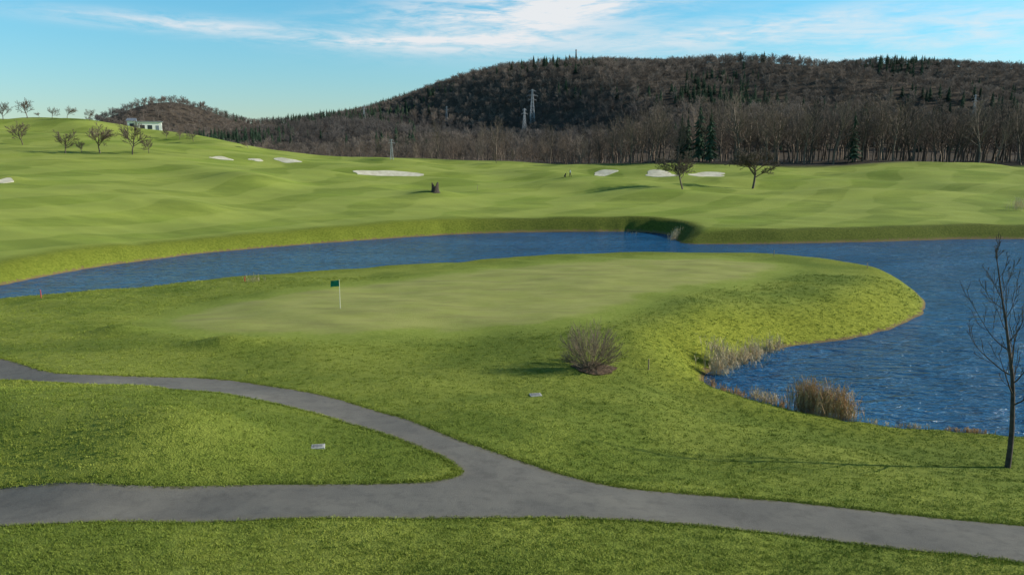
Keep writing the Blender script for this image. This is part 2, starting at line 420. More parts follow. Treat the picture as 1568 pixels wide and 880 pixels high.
m_path,nt,bs=new_mat('asphalt'); pos=geopos(nt)
e=attr(nt,'edge_sd')
a1=maprange(nt,noise(nt,pos,0.35,4,0.65),0.35,0.65); a2=maprange(nt,noise(nt,pos,28,3,0.7),0.25,0.75)
a3=maprange(nt,noise(nt,pos,1.7,5,0.7),0.45,0.7)
c=mixc(nt,a1,(0.140,0.134,0.126),(0.198,0.187,0.168))
c=mixc(nt,math_n(nt,'MULTIPLY',a2,0.5),c,(0.27,0.255,0.23))
c=mixc(nt,math_n(nt,'MULTIPLY',a3,0.45),c,(0.105,0.10,0.096))
en=math_n(nt,'ADD',e,math_n(nt,'MULTIPLY',maprange(nt,noise(nt,pos,3,4,0.7),0.3,0.7),0.3))
c=mixc(nt,math_n(nt,'MULTIPLY',maprange(nt,en,-0.25,0.0),0.5),c,(0.22,0.20,0.16))
c=mixc(nt,math_n(nt,'MULTIPLY',maprange(nt,en,0.0,0.18),0.8),c,(0.11,0.11,0.05))
nt.links.new(c,bs.inputs['Base Color']); bs.inputs['Roughness'].default_value=0.9; bs.inputs['Specular IOR Level'].default_value=0.12
nt.links.new(bump(nt,a2,0.5,0.01),bs.inputs['Normal'])
draped('cart_path',path_poly,0.45,0.018,m_path)
print('path',time.time()-T0)

m_sand=simple_mat('sand',(0.66,0.60,0.45),(0.82,0.76,0.60),0.8,0.95,0.5,0.05,objcoord=False)
for bi,(q,rx,dep) in enumerate(bunks):
    an=np.linspace(0,2*math.pi,28,endpoint=False)
    k=1+0.18*np.sin(2*an+bi)+0.14*np.sin(3*an+bi*2.3)+0.07*np.sin(5*an+bi)
    Pb=np.column_stack([q[0]+rx*k*np.cos(an),q[1]+dep*k*np.sin(an)])
    draped('sand_bunker',Pb,0.8,0.06,m_sand,0.3)

# ------------------------------------------------------------------ water
m_water,nt,bs=new_mat('pond_water'); pos=geopos(nt)
v1=scalev(nt,pos,(0.6,1.5,1,0.30)); v2=scalev(nt,pos,(1.0,2.4,1,-0.20)); v3=scalev(nt,pos,(0.35,1.0,1,0.15))
w1=noise(nt,v1,1.5,3,0.6,0.6); w2=noise(nt,v2,4.4,3,0.6,0.3); w3=noise(nt,v3,0.9,2,0.5,0.6)
gust=maprange(nt,noise(nt,scalev(nt,pos,(1,2.2,1)),0.06,3),0.35,0.65)
b0=bump(nt,w3,1.0,0.75); b1=bump(nt,w1,1.0,0.42,b0); b2=bump(nt,w2,1.0,0.07,b1)
nt.links.new(b2,bs.inputs['Normal'])
c=mixc(nt,gust,(0.013,0.11,0.27),(0.022,0.15,0.35))
nt.links.new(c,bs.inputs['Base Color']); bs.inputs['Roughness'].default_value=0.12; bs.inputs['IOR'].default_value=1.33
wx=np.arange(-95,215,5.0); wy=np.arange(25,150,5.0)
WX,WY=np.meshgrid(wx,wy); wi=np.arange(WX.size).reshape(WX.shape)
wq=np.stack([wi[:-1,:-1],wi[:-1,1:],wi[1:,1:],wi[1:,:-1]],-1).reshape(-1,4)
new_obj('pond_water',new_mesh('pond_water',np.stack([WX.ravel(),WY.ravel(),np.zeros(WX.size)],-1),wq,(m_water,),True))

# ------------------------------------------------------------------ trees
def grow(seed,L,r,kids,ang,ratio,tmin,nseg=3,wob=0.12,up=0.08,rmin=0.02,shape=0.4,d0=(0,0,1),p0=(0,0,0),rr_=0.55,taper=0.35):
    R=random.Random(seed); segs=[]
    def rv(): return Vector((R.gauss(0,1),R.gauss(0,1),R.gauss(0,1)))
    def branch(p,d,L,r,lev):
        n=nseg if lev<len(kids) else 2
        P=[p];Rd=[r]
        for i in range(n):
            d=(d+rv()*wob+Vector((0,0,up*(1 if lev else 0.3)))).normalized()
            q=p+d*(L/n); r1=max(rmin,r*(1-(1-taper)*(i+1)/n)) if lev<len(kids) else max(rmin*0.6,r*(1-0.6*(i+1)/n))
            segs.append((tuple(p),tuple(q),Rd[-1],r1)); p=q; P.append(q); Rd.append(r1)
        if lev<len(kids):
            k=kids[lev]; az0=R.random()*6.28
            for j in range(k):
                t=tmin[lev]+(1-tmin[lev])*(j+R.random())/k
                fi=t*n; i=min(int(fi),n-1); u=fi-i
                q=P[i].lerp(P[i+1],u); rq=Rd[i]*(1-u)+Rd[i+1]*u
                dd=(P[i+1]-P[i]).normalized()
                ax=dd.orthogonal().normalized(); ax.rotate(Matrix.Rotation(az0+j*2.4+R.gauss(0,0.4),3,dd))
                a=ang[lev]*(0.75+0.5*R.random())*(1.15-0.35*t)
                nd=dd.copy(); nd.rotate(Matrix.Rotation(a,3,ax))
                ln=L*ratio[lev]*(0.75+0.5*R.random())*(1-shape*abs(t-0.45)*1.6 if lev==0 else 1-0.3*t)
                branch(q,nd,max(ln,0.1),max(rmin,rq*rr_),lev+1)
    branch(Vector(p0),Vector(d0).normalized(),L,r,0)
    return segs
bark_dark=simple_mat('bark_dark',(0.045,0.036,0.030),(0.09,0.072,0.058),4,0.9,0.4)
bark_mid=simple_mat('bark_grey_brown',(0.145,0.112,0.086),(0.23,0.175,0.135),4,0.9,0.3,rand=0.3)
bark_wood=simple_mat('bark_woodland',(0.085,0.068,0.054),(0.15,0.12,0.092),4,0.9,0,rand=0.35)
bark_crown=simple_mat('bark_crown',(0.11,0.086,0.067),(0.18,0.142,0.11),4,0.9,0,rand=0.1)
twig_far=simple_mat('twigs_far',(0.175,0.142,0.122),(0.26,0.21,0.172),0.3,0.95,0,rand=0.35)
twig_far2=simple_mat('twigs_far_dark',(0.115,0.10,0.094),(0.165,0.142,0.128),0.3,0.95,0,rand=0.3)
needle=simple_mat('conifer_needles',(0.032,0.06,0.035),(0.058,0.10,0.052),1.0,0.9,0,rand=0.3)
bushm=simple_mat('bush_twigs',(0.19,0.145,0.10),(0.31,0.245,0.17),6,0.9,0)
def tree_mesh(name,segs,mat,n=4):
    v,f_=tubes(segs,n); return new_mesh(name,v,f_,(mat,),True)
def conifer_mesh(name,seed,h=14,w=2.6):
    R=random.Random(seed); V=[];Fc=[]
    layers=13
    for l in range(layers):
        t=l/(layers-1); z=h*(0.12+0.86*t); rad=w*(1-t)**0.8+0.25; nsp=11; off=R.random()*6
        for k in range(nsp):
            a=off+6.283*k/nsp+R.gauss(0,.12); rl=rad*(0.65+0.55*R.random()); da=0.34
            i=len(V); zt=z+R.gauss(0,0.15)
            V+=[(0,0,zt+h*0.07),(math.cos(a-da)*rl*0.6,math.sin(a-da)*rl*0.6,zt-0.1),(math.cos(a)*rl,math.sin(a)*rl,zt-0.25*rad),(math.cos(a+da)*rl*0.6,math.sin(a+da)*rl*0.6,zt-0.1)]
            Fc.append([i,i+1,i+2,i+3])
    i=len(V)
    for k in range(4):
        a=k*1.5708; V.append((0.2*math.cos(a),0.2*math.sin(a),0))
    V.append((0,0,h))
    for k in range(4): Fc.append([i+k,i+(k+1)%4,i+4])
    return new_mesh(name,V,Fc,(needle,))
far_b=[tree_mesh('far_bare_tree',grow(20+i,5.2,0.22,(15,8),(1.0,0.8),(0.66,0.45),(0.3,0.2),2,0.15,0.13,0.075,0.3),(twig_far,twig_far2,twig_far)[i],3) for i in range(3)]
tall_b=[tree_mesh('tall_bare_tree',grow(50+i,13.5,0.30,(15,6,4),(0.8,0.65,0.6),(0.44,0.45,0.42),(0.34,0.2,0.2),4,0.10,0.10,0.032,0.5),(bark_mid,bark_wood,bark_mid,bark_wood)[i],3) for i in range(4)]
scrub_b=[tree_mesh('scrub_tree',grow(80+i,5,0.14,(13,7,5),(0.85,0.7,0.6),(0.55,0.45,0.4),(0.1,0.15,0.2),3,0.14,0.1,0.026,0.3),(bark_mid,twig_far)[i%2],3) for i in range(3)]
con_m=[conifer_mesh('conifer',5,13,3.4),conifer_mesh('conifer_slim',6,15,3.0)]
def instancer(name,parent,P,scale,me,rnd,tilt=0.0):
    P=np.asarray(P); n=len(P)
    if n==0: return
    a=rnd.uniform(0,6.283,n); h=np.asarray(scale)/2*math.sqrt(2)
    V=np.empty((n,4,3))
    for k in range(4):
        V[:,k,0]=P[:,0]+np.cos(a+k*math.pi/2)*h; V[:,k,1]=P[:,1]+np.sin(a+k*math.pi/2)*h; V[:,k,2]=P[:,2]
    if tilt>0:
        tx=rnd.normal(0,tilt,n); ty=rnd.normal(0,tilt,n)
        V[:,:,2]+=(V[:,:,0]-P[:,0:1])*tx[:,None]+(V[:,:,1]-P[:,1:2])*ty[:,None]
    q=np.arange(n*4).reshape(n,4)
    o=new_obj(name,new_mesh(name,V.reshape(-1,3),q),parent)
    o.instance_type='FACES'; o.use_instance_faces_scale=True; o.instance_faces_scale=1.0
    o.show_instancer_for_render=False; o.show_instancer_for_viewport=False
    new_obj(name+'_unit',me,o)
def jitter_grid(x0,x1,y0,y1,s,rnd):
    X,Y=np.meshgrid(np.arange(x0,x1,s),np.arange(y0,y1,s)); X=X.ravel()+rnd.uniform(-.5,.5,X.size)*s; Y=Y.ravel()+rnd.uniform(-.5,.5,Y.size)*s
    return X,Y
rnd=np.random.RandomState(11)
X,Y=jitter_grid(-900,950,420,1060,7.2,rnd)
k=(np.abs(X)<0.74*Y+40)
k&=~((X/Y<-0.50)&(Y<800)&(hills(X,Y)<16))
X=X[k];Y=Y[k]
hillf=empty('hillside_forest')
nz=np.sin(X/47+2*np.sin(Y/90))*np.sin(Y/61+1.3*np.sin(X/80))+0.5*np.sin(X/23+Y/31)*np.sin(Y/19)+0.3*rnd.normal(0,1,len(X))
ridge_con=(Y>940)&(X>60)&(X<290)&(np.sin(X/40)+0.5*np.sin(X/17)>0.0)&(rnd.rand(len(X))<0.2)
left_con=(X/Y<-0.21)&(X/Y>-0.40)&(Y>760)&(rnd.rand(len(X))<0.6)
con=((nz>0.55)&(Y<930))|ridge_con|left_con
dark=(np.sin(X/110+Y/70)+0.7*np.sin(Y/33+X/90)+0.4*np.sin(X/29))>0.25
Zt=hgt(X,Y)-0.4
P=np.column_stack([X,Y,Zt]); sc=rnd.uniform(0.75,1.35,len(X))*np.interp(X/Y,[-0.25,-0.18],[0.72,1.0])
kind=np.where(con,3+rnd.randint(0,2,len(X)),np.where(dark,1,np.where(rnd.rand(len(X))<.5,0,2)))
for i in range(5):
    me=far_b[i] if i<3 else con_m[i-3]
    s_=sc if i<3 else sc*np.where(Y>930,0.58,0.62)
    instancer('forest_stand_%d'%i,hillf,P[kind==i],s_[kind==i],me,rnd)
wood=empty('valley_woodland')
X,Y=jitter_grid(-250,400,254,400,7.4,rnd); az_=X/Y; pxx=az_*F*0.985+CX
k=(pxx>925+20*np.sin(Y/20))&(pxx<1900)&((Y<322)|(rnd.rand(len(X))<0.3)); XR,YR=X[k],Y[k]
kd=rnd.randint(0,4,len(XR)); kd=np.where((rnd.rand(len(XR))<0.006)|((np.abs(XR-58)<5)&(YR<290)&(rnd.rand(len(XR))<0.6)),5,kd)
sR=rnd.uniform(0.70,1.25,len(XR))*np.interp(XR/YR,[0.1,0.16,0.3],[0.70,1.0,1.1]); PR=np.column_stack([XR,YR,hgt(XR,YR)-0.3])
for i in range(4): instancer('tall_tree_stand_%d'%i,wood,PR[kd==i],sR[kd==i],tall_b[i],rnd)
instancer('conifer_stand',wood,PR[kd==5],sR[kd==5]*1.0,con_m[1],rnd)
X,Y=jitter_grid(-330,120,258,400,6.4,rnd); az_=X/Y; pxx=az_*F*0.985+CX
k=(pxx<960)&(pxx>250+(330-np.minimum(Y,330))*5)&(rnd.rand(len(X))<np.where(Y<340,0.85,0.45)); XM,YM=X[k],Y[k]; pm=pxx[k]
big=(rnd.rand(len(XM))<np.interp(pm,[500,650,950],[0.0,0.35,0.6]))
PM=np.column_stack([XM,YM,hgt(XM,YM)-0.2]); kd=rnd.randint(0,3,len(XM))
sM=rnd.uniform(0.55,1.35,len(XM))*np.interp(pm,[300,560,700,950],[0.5,0.75,1.15,1.3])
for i in range(3): instancer('scrub_stand_%d'%i,wood,PM[(kd==i)&~big],sM[(kd==i)&~big],scrub_b[i],rnd)
for i in range(3): instancer('mid_tree_stand_%d'%i,wood,PM[(kd==i)&big],sM[(kd==i)&big]*0.54,tall_b[i],rnd)
print('forest',time.time()-T0)

def px_h(p,npx): return npx/F*p[1]
for i,(px,py,hp,wpx) in enumerate([(1045,290,57,52),(1153,289,60,58)]):
    p=hit(px,py); H=px_h(p,hp)
    segs=grow(301+i,2.6,0.12,(10,8,8,7),(0.95,0.75,0.68,0.6),(0.85,0.5,0.48,0.45),(0.5,0.3,0.2,0.1),3,0.15,0.07,0.016,0.05,taper=0.75)
    ex=np.array([sg[1] for sg in segs]); s=H/np.percentile(ex[:,2],98.5)
    wd=(np.percentile(ex[:,0],98)-np.percentile(ex[:,0],2)+np.percentile(ex[:,1],98)-np.percentile(ex[:,1],2))/2
    sxy=px_h(p,wpx)/wd
    new_obj('bare_round_tree',tree_mesh('bare_round_tree',segs,bark_crown,3),None,p,(0,0,i),(sxy,sxy,s))
lt=[(5,184,26),(42,181,28),(80,181,16),(103,181,18),(137,185,17),(35,222,34),(100,235,34),(153,235,44),(203,237,48),(125,234,18),(228,235,22),(60,178,8),(255,212,14),(275,214,15),(296,217,15),(380,228,12),(760,250,14),(598,243,14)]
sm=[tree_mesh('slope_tree_m%d'%i,grow(400+i,2.4,0.12,(9,7,6,4),(0.9,0.7,0.6,0.6),(0.9,0.5,0.5,0.45),(0.4,0.25,0.2,0.2),3,0.16,0.08,0.017,0.05,taper=0.7),bark_mid if i%2 else bark_crown,3) for i in range(4)]
for i,(px,py,hp) in enumerate(lt):
    p=hit(px,py); H=px_h(p,hp); me=sm[i%4]; zm=max(v.co.z for v in me.vertices); s=1.1*H/zm
    new_obj('slope_tree',me,None,(p[0],p[1],p[2]-0.1),(0,0,i*1.3),(s,s,s))
p=hit(1543,715)
segs=grow(515,8.8,0.11,(20,5,3),(0.95,0.6,0.6),(0.27,0.45,0.45),(0.25,0.2,0.2),12,0.045,0.09,0.008,0.9,d0=(0.03,0,1),taper=0.12,rr_=0.42)
segs.insert(0,((0,0,-0.15),(0.0,0,0.02),0.17,0.12))
new_obj('young_bare_tree',tree_mesh('young_bare_tree',segs,bark_dark,6),None,p)
p=hit(903,563)
segs=[]
R=random.Random(9)
for i in range(105):
    a=R.random()*6.283; tilt=math.acos(1-0.66*R.random()**0.9)
    d=(math.sin(tilt)*math.cos(a),math.sin(tilt)*math.sin(a),math.cos(tilt))
    L=2.75*(0.86+0.17*R.random())*(1-0.40*(tilt/1.35)**1.2)
    segs+=grow(1000+i,L*0.88,0.012,(7,3),(0.42,0.45),(0.30,0.5),(0.35,0.25),4,0.06,0.05,0.0065,0.2,d0=d,p0=(0.22*math.cos(a)*R.random(),0.22*math.sin(a)*R.random(),-0.05),taper=0.5)
new_obj('bare_bush',tree_mesh('bare_bush',segs,bushm,3),None,p)
m_mulch=simple_mat('mulch_soil',(0.07,0.045,0.028),(0.20,0.13,0.08),6,0.95,1.0,0.08,objcoord=False)
an=np.linspace(0,2*math.pi,22,endpoint=False)
ring=np.column_stack([p[0]+0.25+np.cos(an)*(1.15+0.18*np.sin(an*5)),p[1]-0.1+np.sin(an)*(0.85+0.12*np.cos(an*4))])
draped('mulch_bed',ring,0.2,0.035,m_mulch,0.1,zf=lambda V,s:0.05*np.clip(-s/0.3,0,1)+np.random.uniform(0,0.03,len(V)))

# ------------------------------------------------------------------ reeds
m_reed=simple_mat('dry_reed',(0.55,0.43,0.26),(0.76,0.63,0.42),3,0.9,0)
m_reed2=simple_mat('dry_reed_brown',(0.44,0.27,0.14),(0.70,0.49,0.27),3,0.9,0)
def reeds(name,centres,n,h,spread,mat,seed,plume=True):
    R=random.Random(seed); segs=[]; V=[];Fc=[]
    c0=centres[0]
    for i in range(n):
        c=centres[R.randrange(len(centres))]; r=abs(R.gauss(0,spread)); a=R.random()*6.283
        x=c[0]+r*math.cos(a)-c0[0]; y=c[1]+0.6*r*math.sin(a)-c0[1]
        zb=max(h1(x+c0[0],y+c0[1]),-0.6)-c0[2]-0.05
        H=h*(0.55+0.55*R.random())*(1-0.25*min(1,r/(2*spread)))
        lx=R.gauss(0,0.10)*H; ly=R.gauss(0,0.10)*H
        a0=(x,y,zb); b0=(x+lx*.4,y+ly*.4,zb+H*.55); c1=(x+lx,y+ly,zb+H)
        segs.append((a0,b0,0.010,0.009)); segs.append((b0,c1,0.009,0.005))
        if plume and R.random()<0.5: segs.append((c1,(c1[0]+lx*.12+R.gauss(0,.02),c1[1]+ly*.12,c1[2]+0.16),0.018,0.004))
        for k in range(3):
            t=0.15+0.6*R.random(); q=(x+lx*t,y+ly*t,zb+H*t); a2=R.random()*6.283; Lb=0.35*H*(0.5+R.random())
            e1=(q[0]+math.cos(a2)*Lb*.35,q[1]+math.sin(a2)*Lb*.35,q[2]+Lb*.7); e2=(q[0]+math.cos(a2)*Lb*.75,q[1]+math.sin(a2)*Lb*.75,q[2]+Lb*.55)
            j=len(V); w_=0.012; px_,py_=-math.sin(a2)*w_,math.cos(a2)*w_
            V+=[(q[0]-px_,q[1]-py_,q[2]),(q[0]+px_,q[1]+py_,q[2]),(e1[0]+px_,e1[1]+py_,e1[2]),(e1[0]-px_,e1[1]-py_,e1[2]),e2]
            Fc+=[[j,j+1,j+2,j+3],[j+3,j+2,j+4]]
    v,f_=tubes(segs,3); off=len(v); fl=[list(map(int,q)) for q in f_]+[[k+off for k in q] for q in Fc]
    new_obj(name,new_mesh(name,np.vstack([v,np.array(V)]),fl,(mat,)),None,c0)
W0=lambda px,py:at_z(px,py,0.05)
reeds('reeds',[W0(1118,562),W0(1100,572),W0(1140,556),W0(1098,562),W0(1155,550)],330,1.8,0.5,m_reed,1)
reeds('reeds',[W0(1240,634),W0(1262,637),W0(1285,640),W0(1228,630)],520,1.95,0.55,m_reed2,2)
reeds('reeds',[W0(1300,640),W0(1170,614),W0(1185,617),W0(1160,608)],150,1.0,0.45,m_reed,3)
reeds('reeds',[W0(1090,590),W0(1110,603),W0(1130,610),W0(1200,622)],170,0.6,0.45,m_reed2,4)
reeds('reeds',[W0(1178,538),W0(1190,535),W0(1160,546)],120,1.2,0.45,m_reed,5)
reeds('reeds',[W0(1030,367),W0(1034,364)],90,1.7,0.5,m_reed,6)
reeds('reeds',[W0(968,357),W0(975,357)],50,1.0,0.4,m_reed2,7)
reeds('reeds',[W0(1465,658),W0(1480,660),W0(1495,662)],140,0.35,0.5,m_reed2,8,False)
reeds('reeds',[W0(1340,649),W0(1380,652),W0(1400,655)],70,0.4,0.6,m_reed,12,False)
reeds('reeds',[hit(1556,322),hit(1562,318),hit(1575,320)],150,2.2,1.0,m_reed,9)
reeds('reeds',[hit(385,432),hit(395,431)],30,0.8,0.6,m_reed,10)

# ------------------------------------------------------------------ grass tufts (one instanced collection)
m_tuft,nt,bs=new_mat('grass_blades')
r=nt.nodes.new('ShaderNodeObjectInfo').outputs['Random']
pos=geopos(nt)
c=mixc(nt,r,(0.17,0.23,0.026),(0.40,0.44,0.085))
m3=maprange(nt,noise(nt,scalev(nt,pos,(0.8,1.1,1,0.7)),0.17,4,0.6,0.5),0.42,0.62)
c=mixc(nt,math_n(nt,'MULTIPLY',m3,0.5),c,(0.115,0.18,0.026))
nt.links.new(c,bs.inputs['Base Color']); bs.inputs['Roughness'].default_value=0.7; bs.inputs['Specular IOR Level'].default_value=0.15
tf=[]
for s in range(3):
    R=random.Random(600+s); V=[];Fc=[]
    for i in range(22):
        a=R.random()*6.283; rr2=0.14*math.sqrt(R.random()); x,y=rr2*math.cos(a),rr2*math.sin(a)
        H=0.025+0.04*R.random(); b=R.random()*6.283; ln=H*(0.3+0.7*R.random()); wd=0.008
        px_,py_=-math.sin(b)*wd,math.cos(b)*wd; j=len(V)
        V+=[(x-px_,y-py_,-0.01),(x+px_,y+py_,-0.01),(x+math.cos(b)*ln,y+math.sin(b)*ln,H)]; Fc.append([j,j+1,j+2])
    tf.append(new_mesh('grass_tuft_%d'%s,V,Fc,(m_tuft,)))
gr=empty('grass')
def tuft_pts(n,y0,y1,pw):
    y=y0+(y1-y0)*rnd.rand(n)**pw; x=rnd.uniform(-1,1,n)*(0.68*y+2)
    s=poly_sd(x,y,path_poly); g=poly_sd(x,y,green_poly); w_=poly_sd(x,y,shore)
    k=(s>0.02)&(g>2.0+rnd.rand(n)*2)&(w_>0.25)
    return x[k],y[k]
tx,ty=tuft_pts(48000,17.5,75,1.5)
seg=path_poly; ii=rnd.randint(0,len(seg),12000); aa=seg[ii]; bb=seg[(ii+1)%len(seg)]; q=aa+(bb-aa)*rnd.rand(12000,1)+rnd.normal(0,0.12,(12000,2))
s=poly_sd(q[:,0],q[:,1],path_poly); q=q[s>-0.03]
tx=np.concatenate([tx,q[:,0]]); ty=np.concatenate([ty,q[:,1]])
TP=np.column_stack([tx,ty,hgt(tx,ty,Zc.reshape(GX.shape))])
ts=rnd.uniform(0.7,1.25,len(tx))*np.interp(ty,[20,45,75],[0.95,1.1,1.5]); kd=rnd.randint(0,3,len(tx))
for i in range(3): instancer('grass_patch_%d'%i,gr,TP[kd==i],ts[kd==i],tf[i],rnd,0.15)
print('grass',len(tx),time.time()-T0)

# ------------------------------------------------------------------ flagstick
m_pole=simple_mat('pole_paint',(0.75,0.72,0.55),(0.8,0.78,0.62),3,0.4,0)
m_flag=simple_mat('flag_cloth',(0.005,0.16,0.09),(0.01,0.22,0.13),6,0.8,0.2)
m_cup=simple_mat('cup',(0.02,0.02,0.02),(0.04,0.04,0.04),3,0.9,0)
p=hit(521,472); fe=empty('golf_flagstick',p)
v,f_=tubes([((0,0,0),(0,0,1.2),0.024,0.021),((0,0,1.2),(0,0,2.12),0.021,0.016),((0,0,2.12),(0,0,2.15),0.024,0.012)],8)
new_obj('pole',new_mesh('pole',v,f_,(m_pole,),True),fe)
V=[];Fc=[]
for i in range(13):
    for j in range(7):
        x=-0.62*i/12; z=2.08-0.44*j/6-0.05*(i/12)**2*(1+0.3*j/6); y=0.05*math.sin(i*0.75+j*0.25)*(i/12)**0.6
        V.append((x-0.018,y,z))
for i in range(12):
    for j in range(6): a=i*7+j; Fc.append([a,a+1,a+8,a+7])
new_obj('flag',new_mesh('flag',V,Fc,(m_flag,),True),fe)
v,f_=tubes([((0,0,-0.1),(0,0,0.004),0.055,0.055)],16); new_obj('cup',new_mesh('cup',v,f_,(m_cup,)),fe)

m_red=simple_mat('red_stake_paint',(0.55,0.06,0.08),(0.65,0.10,0.12),3,0.5,0)
m_wood=simple_mat('wood_stake',(0.25,0.19,0.12),(0.38,0.30,0.2),6,0.8,0.2)
for (px,py,hp,m,nm) in [(63,456,13,m_red,'red_hazard_stake'),(375,431,8,m_red,'red_hazard_stake'),(1328,411,9,m_wood,'wooden_stake'),(1185,392,9,m_wood,'wooden_stake'),(993,566,18,m_wood,'wooden_stake'),(731,291,8,m_wood,'wooden_stake')]:
    p=hit(px,py); H=px_h(p,hp)
    v,f_=tubes([((0,0,-0.1),(0,0,H*0.93),0.04,0.035),((0,0,H*0.93),(0,0,H),0.035,0.012)],6)
    new_obj(nm,new_mesh(nm,v,f_,(m,)),None,p)
m_conc=simple_mat('concrete',(0.38,0.38,0.36),(0.52,0.51,0.48),8,0.9,0.3)
m_iron=simple_mat('iron_lid',(0.22,0.22,0.22),(0.32,0.32,0.31),10,0.7,0.3)
for (px,py,w_,d_) in [(820,605,0.58,0.42),(487,684,0.5,0.38)]:
    p=hit(px,py); e_=empty('valve_box_cover',(p[0],p[1],p[2]+0.0)); e_.rotation_euler=(0.05,0,0.2)
    V,Fc=boxes([(-w_/2,-d_/2,-0.1,w_/2,d_/2,0.045)]); o=new_obj('frame',new_mesh('frame',V,Fc,(m_conc,)),e_)
    b_=o.modifiers.new('b','BEVEL'); b_.width=0.02; b_.segments=2
    V,Fc=boxes([(-w_/2+.08,-d_/2+.08,0.047,w_/2-.08,d_/2-.08,0.06),(-0.06,-0.012,0.061,0.06,0.012,0.072)]); o=new_obj('lid',new_mesh('lid',V,Fc,(m_iron,)),e_)
    b_=o.modifiers.new('b','BEVEL'); b_.width=0.006; b_.segments=2

# tree stump
p=hit(666,294); R=random.Random(4); V=[];Fc=[]; nA=18; rows=8; Hs=px_h(p,15); Rs=px_h(p,5.6)
prof=[1.45,1.12,1.0,0.95,0.93,0.92,0.94,0.9]
tops=[0.80+0.22*math.sin(a*2.1*6.283/nA+1)+R.uniform(-0.08,0.08) for a in range(nA)]
for r_ in range(rows):
    for a in range(nA):
        th=6.283*a/nA; t=r_/(rows-1); rad=Rs*prof[r_]*(1+0.10*math.sin(3*th+1)+0.05*math.sin(7*th+r_*.4))
        V.append((rad*math.cos(th),rad*math.sin(th)*0.9,-0.2+(Hs*tops[a]+0.2)*t))
for r_ in range(rows-1):
    for a in range(nA): b_=(a+1)%nA; Fc.append([r_*nA+a,r_*nA+b_,(r_+1)*nA+b_,(r_+1)*nA+a])
off=len(V)
for a in range(nA):
    th=6.283*a/nA; V.append((Rs*0.6*math.cos(th),Rs*0.55*math.sin(th),Hs*tops[a]*0.97-0.1))
V.append((0,0,Hs*0.45))
for a in range(nA):
    b_=(a+1)%nA; t0=(rows-1)*nA; Fc.append([t0+a,t0+b_,off+b_,off+a]); Fc.append([off+a,off+b_,off+nA])
new_obj('tree_stump',new_mesh('tree_stump',V,Fc,(bark_dark,),True),None,p)

# ------------------------------------------------------------------ pylons
m_steel=simple_mat('galvanised_steel',(0.42,0.43,0.45),(0.55,0.56,0.58),2,0.5,0)
def pylon(name,px,py_base,py_top,arms=3,lean=0.0,rk=0.0045,dmin=440,dmax=1000,kw=0.16):
    x,y,z=hit(px,py_base,dmin,dmax)
    a,b=ray(px,py_top); H=max(ZC+b*y-z,6); r=H*rk
    segs=[]; wb=H*0.075; wt=H*0.016; nlev=9
    def w_(t): return wb+(wt-wb)*min(1,t/0.9)
    for i in range(nlev):
        t0,t1=i/nlev,(i+1)/nlev; a0,a1=w_(t0),w_(t1); z0,z1=H*t0,H*t1
        C0=[(a0,a0,z0),(-a0,a0,z0),(-a0,-a0,z0),(a0,-a0,z0)]; C1=[(a1,a1,z1),(-a1,a1,z1),(-a1,-a1,z1),(a1,-a1,z1)]
        for k in range(4):
            j=(k+1)%4; segs.append((C0[k],C1[k],r,r)); segs.append((C0[k],C1[j],r*.55,r*.55)); segs.append((C0[j],C1[k],r*.55,r*.55)); segs.append((C1[k],C1[j],r*.5,r*.5))
    for i in range(arms):
        za=H*(0.95-0.13*i); L=H*kw*(0.65,1.0,0.8)[i%3]; w0=w_(za/H)
        for s_ in (-1,1):
            for yy in (-1,1): segs.append(((s_*w0,yy*w0,za),(s_*L,0,za),r*.7,r*.5)); segs.append(((s_*w0,yy*w0,za+H*0.035),(s_*L,0,za),r*.5,r*.4))
            segs.append(((s_*L,0,za),(s_*L,0,za-H*0.045),r*.5,r*.5))
    v,f_=tubes(segs,4); new_obj(name,new_mesh(name,v,f_,(m_steel,)),None,(x,y,z),(0,0,lean))
pylon('electricity_pylon',815,190,137,3,0.2)
pylon('electricity_pylon',803,212,166,2,0.5,dmin=420,kw=0.12)
pylon('electricity_pylon',558,190,162,2,0.3,rk=0.006)
pylon('electricity_pylon',684,190,163,2,0.1,kw=0.1,rk=0.006)
pylon('electricity_pylon',1491,178,145,3,-0.3,rk=0.006)
pylon('electricity_pylon',600,245,218,2,0.2,rk=0.008,dmin=230,dmax=300)
pylon('radio_mast',882,97,76,1,0.2,rk=0.022,dmin=900,dmax=1010,kw=0.08)

# ------------------------------------------------------------------ white house
m_white=simple_mat('white_render',(0.78,0.78,0.76),(0.85,0.85,0.83),1,0.8,0)
m_roof=simple_mat('grey_roof',(0.16,0.19,0.24),(0.22,0.26,0.31),2,0.6,0)
m_glass=simple_mat('window_glass',(0.02,0.03,0.04),(0.04,0.05,0.06),2,0.15,0)
a,b=ray(222,203); d=268; hp=(a*d,d,ZC+b*d)
he=empty('white_house',hp); he.rotation_euler=(0,0,math.radians(22))
def part(nm,bl,m,par): V,Fc=boxes(bl); return new_obj(nm,new_mesh(nm,V,Fc,(m,)),par)
part('walls',[(-2.0,-3,-4,5.2,4,3.3),(-5.0,-2,-4,-2.003,4,3.6)],m_white,he)
part('roof',[(-2.3,-3.4,3.303,5.6,4.4,3.55)],m_roof,he)
V=[(-5.4,-2.5,3.603),(-2.31,-2.5,3.603),(-2.31,4.4,3.603),(-5.4,4.4,3.603),(-5.0,0.8,4.6),(-2.31,0.8,4.6)]
new_obj('side_roof',new_mesh('side_roof',V,[[0,3,2,1],[0,1,5,4],[2,3,4,5],[0,4,3],[1,2,5]],(m_roof,)),he)
